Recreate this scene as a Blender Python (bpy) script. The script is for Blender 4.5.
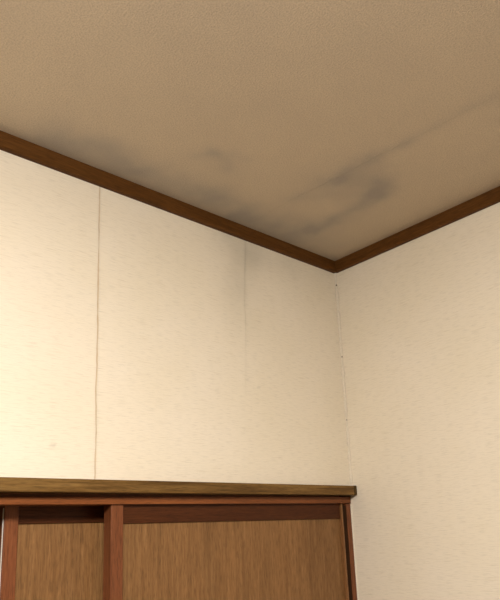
import bpy, math, random
from mathutils import Matrix, Vector, noise

for o in list(bpy.data.objects):
    bpy.data.objects.remove(o)
scene = bpy.context.scene
C = scene.collection
ZO = 0.10                      # height of the measured zero above the floor

# ------------------------------------------------------------------ camera
cam_d = bpy.data.cameras.new('camera')
cam = bpy.data.objects.new('camera', cam_d)
C.objects.link(cam)
cam_d.sensor_fit = 'VERTICAL'
cam_d.sensor_height = 24.0
cam_d.lens = 612.35 / 600 * 24.0
cam_d.shift_y = 88.08 / 600
cam_d.clip_start = 0.01
yaw, pitch, roll = .7314, .2314, -.0401
fwd = Vector((math.sin(yaw) * math.cos(pitch), math.cos(yaw) * math.cos(pitch), math.sin(pitch)))
rgt = Vector((math.cos(yaw), -math.sin(yaw), 0))
up = rgt.cross(fwd)
r2 = rgt * math.cos(roll) + up * math.sin(roll)
u2 = -rgt * math.sin(roll) + up * math.cos(roll)
m = Matrix((r2, u2, -fwd)).transposed().to_4x4()
m.translation = Vector((-1.3555, -1.1037, 1.6 + ZO))
cam.matrix_world = m
scene.camera = cam

# ------------------------------------------------------------------ world, lamp, exposure
world = bpy.data.worlds.new('world')
scene.world = world
world.use_nodes = True
world.node_tree.nodes['Background'].inputs[0].default_value = (1.0, .86, .70, 1)
world.node_tree.nodes['Background'].inputs[1].default_value = .02
ld = bpy.data.lights.new('room_lamp', 'AREA')
ld.shape = 'DISK'
ld.size = 0.26
ld.energy = 32
ld.color = (1.0, .96, .90)
lamp = bpy.data.objects.new('room_lamp', ld)
C.objects.link(lamp)
lamp.location = (-1.50, -1.24, 2.30 + ZO)
lamp.rotation_euler = (0, 0, 0)
gd = bpy.data.lights.new('lamp_side_glow', 'POINT')      # sideways light of the same lamp's dome
gd.shadow_soft_size = .07
gd.energy = 43
gd.color = ld.color
glow = bpy.data.objects.new('lamp_side_glow', gd)
C.objects.link(glow)
glow.location = (-1.50, -1.24, 2.20 + ZO)
vs = scene.view_settings
vs.view_transform = 'Standard'
vs.look = 'None'
vs.gamma = 1.0
vs.use_curve_mapping = False
vs.exposure = 0.09

# ------------------------------------------------------------------ materials
def srgb(r, g, b):
    f = lambda c: (c / 255 / 12.92) if c / 255 <= .04045 else ((c / 255 + .055) / 1.055) ** 2.4
    return (f(r), f(g), f(b), 1)

def base_mat(name, rough=.6, spec=.3):
    mt = bpy.data.materials.new(name)
    mt.use_nodes = True
    nt = mt.node_tree
    bs = nt.nodes['Principled BSDF']
    bs.inputs['Roughness'].default_value = rough
    bs.inputs['Specular IOR Level'].default_value = spec
    return mt, nt, bs

def tex_noise(nt, scale3, scale=1.0, detail=4, rough=.6, dist=0.0):
    tc = nt.nodes.new('ShaderNodeTexCoord')
    mp = nt.nodes.new('ShaderNodeMapping')
    mp.inputs['Scale'].default_value = scale3
    nt.links.new(tc.outputs['Object'], mp.inputs['Vector'])
    n = nt.nodes.new('ShaderNodeTexNoise')
    n.inputs['Scale'].default_value = scale
    n.inputs['Detail'].default_value = detail
    n.inputs['Roughness'].default_value = rough
    n.inputs['Distortion'].default_value = dist
    nt.links.new(mp.outputs['Vector'], n.inputs['Vector'])
    return n.outputs['Fac']

def ramp(nt, fac, stops):
    r = nt.nodes.new('ShaderNodeValToRGB')
    e = r.color_ramp.elements
    e[0].position, e[0].color = stops[0]
    e[1].position, e[1].color = stops[-1]
    for p, c in stops[1:-1]:
        x = e.new(p)
        x.color = c
    nt.links.new(fac, r.inputs['Fac'])
    return r.outputs['Color']

def mix(nt, fac, a, b, mode='MIX'):
    n = nt.nodes.new('ShaderNodeMix')
    n.data_type = 'RGBA'
    n.blend_type = mode
    for sock, v in ((n.inputs[0], fac), (n.inputs[6], a), (n.inputs[7], b)):
        if hasattr(v, 'is_linked'):
            nt.links.new(v, sock)
        else:
            sock.default_value = v
    return n.outputs[2]

def bump(nt, bs, h, strength, dist):
    b = nt.nodes.new('ShaderNodeBump')
    b.inputs['Strength'].default_value = strength
    b.inputs['Distance'].default_value = dist
    nt.links.new(h, b.inputs['Height'])
    nt.links.new(b.outputs['Normal'], bs.inputs['Normal'])

def g(v):
    return (v, v, v, 1)

def paper_mat(name, col, stain_col):
    """woven-look wallpaper: short horizontal slubs, faint blotches, stains from the mesh's stain attribute"""
    mt, nt, bs = base_mat(name, .75, .2)
    slub = tex_noise(nt, (42, 42, 620), 1, 3, .6)
    slub2 = tex_noise(nt, (20, 20, 330), 1, 2, .5)
    blot = tex_noise(nt, (5, 5, 5), 1, 3, .5)
    c = mix(nt, 1, col, ramp(nt, slub, [(.29, g(.86)), (.50, g(1)), (.72, g(1.0))]), 'MULTIPLY')
    c = mix(nt, 1, c, ramp(nt, slub2, [(.27, (.92, .905, .88, 1)), (.42, g(1)), (1, g(1))]), 'MULTIPLY')
    c = mix(nt, 1, c, ramp(nt, blot, [(.3, (.97, .965, .93, 1)), (.7, g(1))]), 'MULTIPLY')
    at = nt.nodes.new('ShaderNodeAttribute')
    at.attribute_name = 'stain'
    c = mix(nt, at.outputs['Fac'], c, stain_col)
    nt.links.new(c, bs.inputs['Base Color'])
    bump(nt, bs, slub, .22, .0010)
    return mt

def ceiling_mat():
    mt, nt, bs = base_mat('ceiling_paper', .85, .15)
    fine = tex_noise(nt, (1, 1, 1), 330, 3, .6)
    blot = tex_noise(nt, (1, 1, 1), 7, 4, .6)
    col = (.63, .52, .395, 1)
    c = mix(nt, 1, col, ramp(nt, fine, [(.3, g(.80)), (.62, g(1.03))]), 'MULTIPLY')
    c = mix(nt, 1, c, ramp(nt, blot, [(.3, (.94, .94, .95, 1)), (.7, g(1))]), 'MULTIPLY')
    at = nt.nodes.new('ShaderNodeAttribute')
    at.attribute_name = 'stain'
    c = mix(nt, at.outputs['Fac'], c, (.335, .30, .27, 1))
    nt.links.new(c, bs.inputs['Base Color'])
    bump(nt, bs, fine, .5, .003)
    return mt

def wood_mat(name, axis, dark, mid, light, rough=.45, spec=.4, fine=1.0, contrast=1.0):
    """axis: index along which the grain runs"""
    mt, nt, bs = base_mat(name, rough, spec)
    s1 = [150 * fine] * 3
    s1[axis] = 7 * fine
    s2 = [520 * fine] * 3
    s2[axis] = 45 * fine
    s3 = [16] * 3
    s3[axis] = 1.6
    a = tex_noise(nt, s1, 1, 4, .6, .4)
    b = tex_noise(nt, s2, 1, 2, .6)
    d = tex_noise(nt, s3, 1, 3, .5, .6)
    w = .17 * contrast
    c = ramp(nt, a, [(.5 - w, dark), (.5, mid), (.5 + w, light)])
    c = mix(nt, .8, c, ramp(nt, b, [(.34, g(.60)), (.5, g(.98)), (.60, g(1.0)), (.74, (1.28, 1.3, 1.32, 1))]), 'MULTIPLY')
    c = mix(nt, .8, c, ramp(nt, d, [(.32, g(.78)), (.65, g(1))]), 'MULTIPLY')
    nt.links.new(c, bs.inputs['Base Color'])
    bump(nt, bs, b, .12, .0006)
    return mt

def plain_mat(name, col, rough=.6, spec=.3, var=.9, scale=30):
    mt, nt, bs = base_mat(name, rough, spec)
    n = tex_noise(nt, (1, 1, 1), scale, 4, .6)
    c = mix(nt, 1, col, ramp(nt, n, [(.3, g(var)), (.7, g(1))]), 'MULTIPLY')
    nt.links.new(c, bs.inputs['Base Color'])
    return mt

M = {}
M['paper'] = paper_mat('cream_wallpaper', (.805, .73, .61, 1), (.36, .33, .27, 1))
M['ceiling'] = ceiling_mat()
M['plaster'] = plain_mat('tan_backing_plaster', (.60, .47, .33, 1), .9, .1)
M['ceil_back'] = plain_mat('ceiling_backing_board', (.30, .25, .19, 1), .9, .1)
CR = ((.085, .033, .0065, 1), (.105, .041, .0085, 1), (.125, .050, .011, 1), .55, .12)
M['crown'] = wood_mat('dark_brown_cornice_wood', 0, *CR)
M['crown_y'] = wood_mat('dark_brown_cornice_wood_cross', 1, *CR)
M['oak'] = wood_mat('olive_brown_oak', 0, (.095, .047, .013, 1), (.165, .087, .024, 1), (.24, .137, .043, 1), .5, .15, .9)
M['oak_end'] = wood_mat('dark_oak_end_grain', 2, (.055, .032, .010, 1), (.085, .050, .015, 1), (.11, .065, .02, 1), .6, .1, 1.5)
M['rail'] = wood_mat('red_brown_rail_wood', 0, (.19, .057, .014, 1), (.225, .068, .018, 1), (.26, .082, .022, 1), .45, .25)
M['stile'] = wood_mat('red_brown_stile_wood', 2, (.160, .050, .018, 1), (.190, .061, .022, 1), (.225, .077, .029, 1), .42, .25)
M['toprail'] = wood_mat('dark_mahogany_rail_wood', 0, (.062, .018, .005, 1), (.074, .021, .006, 1), (.086, .026, .0075, 1), .45, .15)
M['panel'] = wood_mat('honey_brown_veneer', 2, (.180, .086, .030, 1), (.235, .116, .042, 1), (.29, .15, .058, 1), .45, .25, .95, 1.3)
M['edge'] = wood_mat('tan_edge_wood', 2, (.20, .085, .030, 1), (.24, .11, .04, 1), (.28, .13, .05, 1), .45, .3)
M['caulk'] = plain_mat('pale_caulk', (.76, .68, .56, 1), .6, .3, .85, 200)
M['pin'] = plain_mat('dark_speck', (.10, .065, .035, 1), .7, .2)
M['seal'] = plain_mat('off_white_seal_strip', (.72, .68, .62, 1), .5, .3)
M['tatami'] = wood_mat('tatami_floor', 1, (.26, .22, .15, 1), (.31, .27, .185, 1), (.36, .31, .21, 1), .8, .2, 2)
M['dim'] = wood_mat('brown_wall_boards', 2, (.20, .15, .10, 1), (.25, .19, .13, 1), (.30, .23, .16, 1), .6, .2, .3)
M['gap_shade'] = plain_mat('dark_brown_gap_shade', (.045, .020, .008, 1), .9, .1)  # painted shade for the gap between front door and right jamb
M['closet'] = plain_mat('bare_closet_board', (.30, .2, .11, 1), .8, .2)

# ------------------------------------------------------------------ mesh helpers
def link(name, verts, faces, mat, parent=None, smooth=False):
    me = bpy.data.meshes.new(name)
    me.from_pydata([(x, y, z + ZO) for x, y, z in verts], [], faces)
    me.update()
    me.materials.append(mat)
    if smooth:
        for p in me.polygons:
            p.use_smooth = True
    o = bpy.data.objects.new(name, me)
    C.objects.link(o)
    if parent:
        o.parent = parent
    return o

BOXF = [(0, 3, 2, 1), (4, 5, 6, 7), (0, 1, 5, 4), (1, 2, 6, 5), (2, 3, 7, 6), (3, 0, 4, 7)]
def boxes(name, lst, mat, parent=None, bevel=0.0):
    v, f = [], []
    for x0, x1, y0, y1, z0, z1 in lst:
        n = len(v)
        v += [(x0, y0, z0), (x1, y0, z0), (x1, y1, z0), (x0, y1, z0), (x0, y0, z1), (x1, y0, z1), (x1, y1, z1), (x0, y1, z1)]
        f += [tuple(i + n for i in q) for q in BOXF]
    o = link(name, v, f, mat, parent)
    if bevel:
        b = o.modifiers.new('bevel', 'BEVEL')
        b.width = bevel
        b.segments = 2
        b.limit_method = 'ANGLE'
    return o

def profile(name, prof, axis, a0, a1, mat, parent=None, miter=0.0):
    """extrude a closed 2-D profile (offset from wall, z) along x (axis 0, wall y=0) or y (axis 1, wall x=0);
    the end at a1 (the room corner) is cut on the mitre"""
    v = []
    for end, a in ((0, a0), (1, a1)):
        for d, z in prof:
            p = a - d * miter * end
            v.append((p, -d, z) if axis == 0 else (-d, p, z))
    n = len(prof)
    f = [tuple(range(n)), tuple(range(2 * n - 1, n - 1, -1))]
    for i in range(n):
        j = (i + 1) % n
        f.append((i, i + n, j + n, j))
    o = link(name, v, f, mat, parent)
    import bmesh
    bm = bmesh.new()
    bm.from_mesh(o.data)
    bmesh.ops.recalc_face_normals(bm, faces=bm.faces)
    bm.to_mesh(o.data)
    bm.free()
    return o

def tag(o, label, cat, kind='structure', group=None):
    o['label'] = label
    o['category'] = cat
    if kind:
        o['kind'] = kind
    if group:
        o['group'] = group
    return o

def set_stain(o, fn):
    a = o.data.attributes.new('stain', 'FLOAT', 'POINT')
    a.data.foreach_set('value', [fn(v.co) for v in o.data.vertices])

def lerp_poly(pts, t):
    if t <= pts[0][0]:
        return pts[0][1]
    for (a, b), (c, d) in zip(pts, pts[1:]):
        if t <= c:
            return b + (d - b) * (t - a) / (c - a)
    return pts[-1][1]

def seg_dist(p, a, b):
    ax, ay = a
    bx, by = b
    dx, dy = bx - ax, by - ay
    L = dx * dx + dy * dy
    t = 0 if L == 0 else max(0, min(1, ((p[0] - ax) * dx + (p[1] - ay) * dy) / L))
    return math.hypot(p[0] - ax - t * dx, p[1] - ay - t * dy)

def frange(a, b, step):
    n = max(1, round(abs(b - a) / step))
    return [a + (b - a) * i / n for i in range(n + 1)]

# ------------------------------------------------------------------ the room
X0, Y0, H = -2.9, -2.9, 2.3848       # room reaches from the corner (0,0) to (X0,Y0); H = ceiling height
HEAD = 1.6665                        # underside of the closet head rail
OPL = -1.45                         # left end of the closet opening

floor = boxes('floor', [(X0 - .1, .85, Y0 - .1, .85, -ZO - .05, -ZO)], M['tatami'])
tag(floor, 'straw coloured tatami floor of the room', 'floor')

wall_back = boxes('wall_back', [(X0, 0, .0015, .10, 1.6925, H + .04), (X0, OPL - .03, .0015, .10, -ZO, HEAD + .019)], M['plaster'])
tag(wall_back, 'cream papered wall with vertical seams above the sliding doors', 'wall')
wall_right = boxes('wall_right', [(.0015, .09, Y0, .10, -ZO, H + .04)], M['plaster'])
tag(wall_right, 'plain cream papered wall right of the corner', 'wall')
wall_left = boxes('wall_left', [(X0 - .09, X0, Y0, .09, -ZO, H + .04)], M['dim'])
tag(wall_left, 'brown wood panelled wall at the far left outside the view', 'wall')
wall_front = boxes('wall_front', [(X0 - .09, .09, Y0 - .09, Y0, -ZO, H + .04)], M['dim'])
tag(wall_front, 'brown wood panelled wall behind the viewer', 'wall')
closet = boxes('wall_closet', [(OPL - .03, .09, .80, .85, -ZO, 1.72), (OPL - .08, OPL - .03, .09, .85, -ZO, 1.72),
                               (.09, .14, .09, .85, -ZO, 1.72), (OPL - .08, .14, .09, .85, 1.70, 1.75)], M['closet'])
tag(closet, 'bare board lining inside the closet behind the sliding doors', 'wall')

# ---- wallpaper sheets: separate sheets with recessed, slightly ragged seams
def wobble(t, k, amp):
    return amp * (noise.noise(Vector((t * 14, k * 7.3, 1.7))) + .6 * noise.noise(Vector((t * 60, k * 3.1, 4.2))))

def sheet(name, parent, mat, plane, lo, hi, e0, e1, stepu, steps_v, thick=.0015, curl=0.0, cut=None):
    """grid sheet. plane 'back': u=x, v=z at y=0 ; 'right': u=y, v=z at x=0 ; 'ceil': u=x, v=y at z=H.
    e0(v), e1(v) give the sheet's side edges"""
    vs_ = steps_v
    nu = max(2, round(abs(e1(vs_[0]) - e0(vs_[0])) / stepu))
    fr = [i / nu for i in range(nu + 1)]
    fr = sorted(set(fr + [.012, .988]))
    verts, faces = [], []
    def P(u, v, d):
        if plane == 'back':
            return (u, d, v)
        if plane == 'right':
            return (d, u, v)
        return (u, v, H + d)
    nr = len(fr)
    for v in vs_:
        a, b = e0(v), e1(v)
        for i, t in enumerate(fr):
            edge = 1 if i in (0, nr - 1) else 0
            verts.append(P(a + (b - a) * t, v, -curl * edge * (1 + noise.noise(Vector((v * 30, t, 0))))))
    for r in range(len(vs_) - 1):
        for i in range(nr - 1):
            k = r * nr + i
            faces.append((k, k + 1, k + nr + 1, k + nr))
    # side skirts so the sheet has a thickness
    for col in (0, nr - 1):
        base = len(verts)
        for r, v in enumerate(vs_):
            u = (e0 if col == 0 else e1)(v)
            verts.append(P(u, v, thick))
        for r in range(len(vs_) - 1):
            faces.append((r * nr + col, (r + 1) * nr + col, base + r + 1, base + r))
    return link(name, verts, faces, mat, parent)

# back wall seams (height, x) measured on the wall
seam_a = [(1.70, -.7820), (1.95, -.7830), (2.15, -.7830), (2.34, -.7835)]
seam_b = [(1.70, -.3900), (1.793, -.3876), (2.10, -.3712), (2.18, -.3716), (2.33, -.3610)]
gap_a = lambda z: .0032 + wobble(z, 3, .0018) + wobble(z * 3.1, 6, .0008)
gap_b = lambda z: max(0, (.0010 if z > 2.10 else .0010 - (2.10 - z) * .007) + wobble(z, 9, .0008))
cen_a = lambda z: lerp_poly(seam_a, z) + wobble(z, 1, .0016)
cen_b = lambda z: lerp_poly(seam_b, z) + wobble(z, 2, .0016)
edges = [
    (lambda z: X0, lambda z: -1.201),
    (lambda z: -1.199, lambda z: cen_a(z) - gap_a(z) / 2),
    (lambda z: cen_a(z) + gap_a(z) / 2, lambda z: cen_b(z) - gap_b(z) / 2),
    (lambda z: cen_b(z) + gap_b(z) / 2, lambda z: -.0005),
]
zs = frange(1.690, H - .002, .006)

def wall_stain(co):
    x, z = co.x, co.z - ZO
    n = .55 + .6 * noise.fractal(Vector((x * 9, z * 9, 3.3)), 1.0, 2.0, 4)
    s = 0
    d = seg_dist((x, z), (-.370, 2.36), (-.385, 2.12))
    s += .24 * math.exp(-(d / .065) ** 2) * max(0, min(1, (z - 2.02) / .2))
    d = seg_dist((x, z), (-.43, 2.33), (-.20, 2.33))
    s += .15 * math.exp(-(d / .05) ** 2)
    # small isolated specks
    for px, pz, r in ((-.8698, 1.775, .004), (-.47, 1.93, .003), (-.335, 1.955, .003)):
        s += .5 * math.exp(-(math.hypot(x - px, z - pz) / r) ** 2)
    # greying that runs along the second joint
    s += .11 * math.exp(-(abs(x - lerp_poly(seam_b, z)) / .006) ** 2) * max(0, min(1, (z - 1.85) / .3))
    s += .12 * math.exp(-(abs(x - lerp_poly(seam_a, z)) / .004) ** 2)
    return max(0, min(1, s * max(.15, n + .45)))

for i, (e0, e1) in enumerate(edges):
    s = sheet('wallpaper_sheet', wall_back, M['paper'], 'back', 0, 0, e0, e1, .006 if i else .1, zs, curl=.0004 if i < 2 else .0001)
    if i:
        set_stain(s, wall_stain)

s = sheet('wallpaper_sheet', wall_right, M['paper'], 'right', 0, 0, lambda z: .0060, lambda z: -.92, .02, frange(-ZO, H - .002, .02))
def rw_stain(co):
    y, z = co.y, co.z - ZO
    return .55 * math.exp(-(math.hypot(y + .3535, z - 1.874) / .004) ** 2)
set_stain(s, rw_stain)
sheet('wallpaper_sheet', wall_right, M['paper'], 'right', 0, 0, lambda z: -.9204, lambda z: Y0, .1, frange(-ZO, H - .002, .05))

# ---- ceiling: backing board and papered sheets with one stained joint
ceiling = boxes('ceiling', [(X0 - .1, .09, Y0 - .1, .09, H + .0015, H + .04)], M['ceil_back'])
tag(ceiling, 'beige textured papered ceiling with grey damp stains near the corner', 'ceiling')
seam_c = [(-.70, -.3205), (-.588, -.328), (-.477, -.338), (-.41, -.346), (-.30, -.351), (-.18, -.366), (0, -.372)]
cen_c = lambda y: lerp_poly(seam_c, y) + wobble(y, 5, .001)

STROKES = [  # polyline (x, y), width, strength : damp marks on the ceiling
    ([(-.3205, -.74), (-.338, -.477)], .015, .21),
    ([(-.338, -.500), (-.347, -.411), (-.350, -.296)], .019, .30),
    ([(-.350, -.296), (-.366, -.184)], .024, .20),
    ([(-.345, -.400), (-.268, -.372), (-.232, -.335)], .034, .34),
    ([(-.330, -.327), (-.260, -.345), (-.228, -.338)], .045, .32),
    ([(-.228, -.338), (-.200, -.285), (-.206, -.213), (-.207, -.100)], .027, .52),
    ([(-.349, -.200), (-.285, -.275)], .022, .22),
    ([(-.330, -.300), (-.230, -.260)], .090, .28),
    ([(-.400, -.030), (-.228, -.050)], .042, .48),
    ([(-.310, -.10), (-.220, -.13)], .055, .20),
    ([(-.22, -.10), (-.10, -.06)], .080, .16),
    ([(-.638, -.215), (-.600, -.210), (-.572, -.190)], .016, .36),
    ([(-.655, -.178), (-.631, -.212)], .012, .24),
    ([(-.600, -.235), (-.560, -.235)], .014, .18),
    ([(-.62, -.20), (-.56, -.18)], .050, .14),
    ([(-.510, -.080), (-.398, -.068)], .045, .42),
    ([(-.900, -.050), (-.810, -.078), (-.731, -.060)], .046, .58),
    ([(-.670, -.060), (-.540, -.072)], .045, .40),
    ([(-.98, -.004), (-.05, -.004)], .030, .24),
    ([(-.90, -.03), (-.15, -.06)], .085, .26),
    ([(-.008, -.02), (-.008, -.75)], .020, .18),
]
def ceil_stain(co):
    x, y = co.x, co.y
    w1 = noise.noise(Vector((x * 22, y * 22, .3))) * .011 + noise.noise(Vector((x * 60, y * 60, 2.3))) * .005
    w2 = noise.noise(Vector((x * 22, y * 22, 7.9))) * .011 + noise.noise(Vector((x * 60, y * 60, 5.3))) * .005
    q = (x + w1, y + w2)
    n = 1 + .28 * noise.fractal(Vector((x * 20, y * 20, 1.1)), 1.0, 2.0, 4)
    s = 0
    for pts, w, k in STROKES:
        thin = w < .018
        d = min(seg_dist((x + w1 * .3, y + w2 * .3) if thin else q, a, b) for a, b in zip(pts, pts[1:]))
        if d < 3 * w:
            s += k * math.exp(-(d / w) ** 2)
    d = math.hypot(q[0] + .258, q[1] + .209)          # dry patch inside the ring
    s *= 1 - .65 * math.exp(-(d / .022) ** 2)
    return max(0, min(.85, .82 * s * max(.25, n)))

ys = frange(Y0, -1.0, .1) + frange(-1.0, 0.0, .007)[1:]
cedges = [
    (lambda y: X0, lambda y: -1.2602, .2),
    (lambda y: -1.2598, lambda y: cen_c(y) - .0003, .007),
    (lambda y: cen_c(y) + .0003, lambda y: 0.0, .007),
]
for e0, e1, st in cedges:
    s = sheet('ceiling_paper_sheet', ceiling, M['ceiling'], 'ceil', 0, 0, e0, e1, st, ys)
    if st < .1:
        set_stain(s, ceil_stain)

# ---- cornice
CB, CD = 2.3505, .012
crown_prof = [(0, CB), (CD - .0025, CB), (CD, CB + .0025), (CD, H), (0, H)]
t = profile('trim_1', crown_prof, 0, X0, 0, M['crown'], miter=1.0)
tag(t, 'dark brown wooden cornice along the seamed wall left of the corner', 'cornice')
t = profile('trim_2', crown_prof, 1, Y0, 0, M['crown_y'], miter=1.0)
tag(t, 'dark brown wooden cornice along the plain wall right of the corner', 'cornice')

# ---- caulk bead in the corner, with pin specks
def bead(name, x, y, z0, z1, r, mat, parent=None, step=.012, jit=.35, seed=0):
    v, f = [], []
    zz = frange(z0, z1, step)
    n = 8
    for i, z in enumerate(zz):
        rr = r * (1 + jit * noise.noise(Vector((z * 40, seed, .5))) + jit * .8 * noise.noise(Vector((z * 130, seed, 2.5))))
        for k in range(n):
            a = 2 * math.pi * k / n
            v.append((x + rr * math.cos(a), y + rr * math.sin(a), z))
    for i in range(len(zz) - 1):
        for k in range(n):
            k2 = (k + 1) % n
            f.append((i * n + k, i * n + k2, (i + 1) * n + k2, (i + 1) * n + k))
    return link(name, v, f, mat, parent, True)

cb = bead('trim_3', -.0010, -.0010, 1.708, CB, .0052, M['caulk'], step=.006, jit=.55)
tag(cb, 'uneven pale caulk line running down the wall corner', 'caulk')
for i, z in enumerate((2.312, 2.198, 2.088, 2.044, 1.972, 1.901, 1.852)):
    v, f = [], []
    r = .0025 if i in (0, 2, 3, 6) else .0018
    for a in range(4):
        th = math.pi * (a + .5) / 4
        for b in range(6):
            ph = 2 * math.pi * b / 6
            v.append((-.0030 + r * math.sin(th) * math.cos(ph), -.0036 + r * math.sin(th) * math.sin(ph), z + r * math.cos(th)))
    for a in range(3):
        for b in range(6):
            f.append((a * 6 + b, a * 6 + (b + 1) % 6, (a + 1) * 6 + (b + 1) % 6, (a + 1) * 6 + b))
    f += [tuple(range(5, -1, -1)), tuple(range(18, 24))]
    link('speck', v, f, M['pin'], cb, True)

# ---- wooden ledge strip over the doors (it climbs 3 mm towards the corner, as does the rail under it)
def climb(o):
    for v in o.data.vertices:
        v.co.z += .0035 * max(-.6, (1 + v.co.x / .95)) if v.co.z > 1.0 else 0
    return o

t = climb(boxes('trim_4', [(OPL - .10, -.0125, -.019, .012, 1.6855, 1.7105)], M['oak'], bevel=.0012))
tag(t, 'olive brown wooden ledge strip above the sliding doors', 'trim')
climb(boxes('end_block', [(-.0118, -.0006, -.019, .012, 1.6855, 1.7111)], M['oak_end'], t, bevel=.0012))

# ---- head rail with the sliding tracks
RF = .006                                # front of the head rail
t = climb(boxes('trim_5', [(OPL - .03, -.0006, RF, .034, HEAD - .002, 1.6760)], M['rail'], bevel=.0012))
for v in t.data.vertices:                # the shadow gap above the rail narrows towards the corner
    if v.co.z > 1.672 + ZO:
        v.co.z += .0062 * max(0, 1 + v.co.x / .95)
tag(t, 'red brown head rail just below the wooden ledge strip', 'trim')
climb(boxes('track_divider', [(OPL - .03, -.0195, .0450, .0560, HEAD - .002, 1.6853)], M['rail'], t))
climb(boxes('track_back', [(OPL - .03, -.024, .092, .100, HEAD - .002, 1.6853), (OPL - .03, -.024, .022, .092, 1.6770, 1.6900)], M['rail'], t))

# ---- jambs and sill
t = boxes('trim_6', [(-.0185, -.0012, .0075, .100, -ZO, HEAD)], M['stile'], bevel=.0015)
tag(t, 'red brown door jamb standing against the plain right wall', 'door jamb')
boxes('gap_shade_strip', [(-.0192, -.0184, .0095, .099, -ZO, HEAD - .004)], M['gap_shade'], t)  # thin dark skin on the jamb's side, painting in the door gap's shade
bead('caulk_line', -.0008, .0068, -ZO, HEAD - .002, .0019, M['caulk'], t, jit=.3, seed=4)
t = boxes('trim_7', [(OPL - .03, OPL, .0075, .100, -ZO, HEAD)], M['stile'], bevel=.0015)
tag(t, 'red brown door jamb at the left end of the closet outside the view', 'door jamb')
t = boxes('trim_8', [(OPL, -.024, RF, .100, -ZO, -ZO + .018)], M['rail'], bevel=.0015)
tag(t, 'red brown wooden sill under the sliding doors', 'sill')

# ---- sliding doors
ZB, ZT = -ZO + .019, 1.672
def sliding_door(name, label, x0, x1, yf, sw_l, sw_r, rail_z, mat_r, proud):
    e = bpy.data.objects.new(name, None)
    C.objects.link(e)
    tag(e, label, 'sliding door')
    th = .030
    boxes('stile', [(x0, x0 + sw_l, yf, yf + th, ZB, ZT)], M['stile'], e, .0015)
    boxes('stile', [(x1 - sw_r, x1, yf + .001, yf + th, ZB, ZT)], mat_r, e, .0010)
    boxes('top_rail', [(x0 + sw_l, x1 - sw_r, yf + proud, yf + th - .003, rail_z, ZT)], M['toprail'], e, .0010)
    boxes('bottom_rail', [(x0 + sw_l, x1 - sw_r, yf + proud, yf + th - .003, ZB, ZB + .05)], M['toprail'], e, .0010)
    boxes('panel', [(x0 + sw_l, x1 - sw_r, yf + proud + .004, yf + th - .006, ZB + .05, rail_z)], M['panel'], e)
    return e

d1 = sliding_door('door_1', 'wide wood veneer sliding door in front, against the right jamb', -.7390, -.0285, .0120, .0277, .0070, 1.6275, M['edge'], .006)
d2 = sliding_door('door_2', 'wood veneer sliding door behind, mostly hidden by the front door', -.9315, -.2315, .0600, .0265, .0250, 1.6325, M['stile'], .006)
boxes('seal_strip', [(-.9327, -.9315, .0640, .0672, ZB, 1.662)], M['seal'], d2)
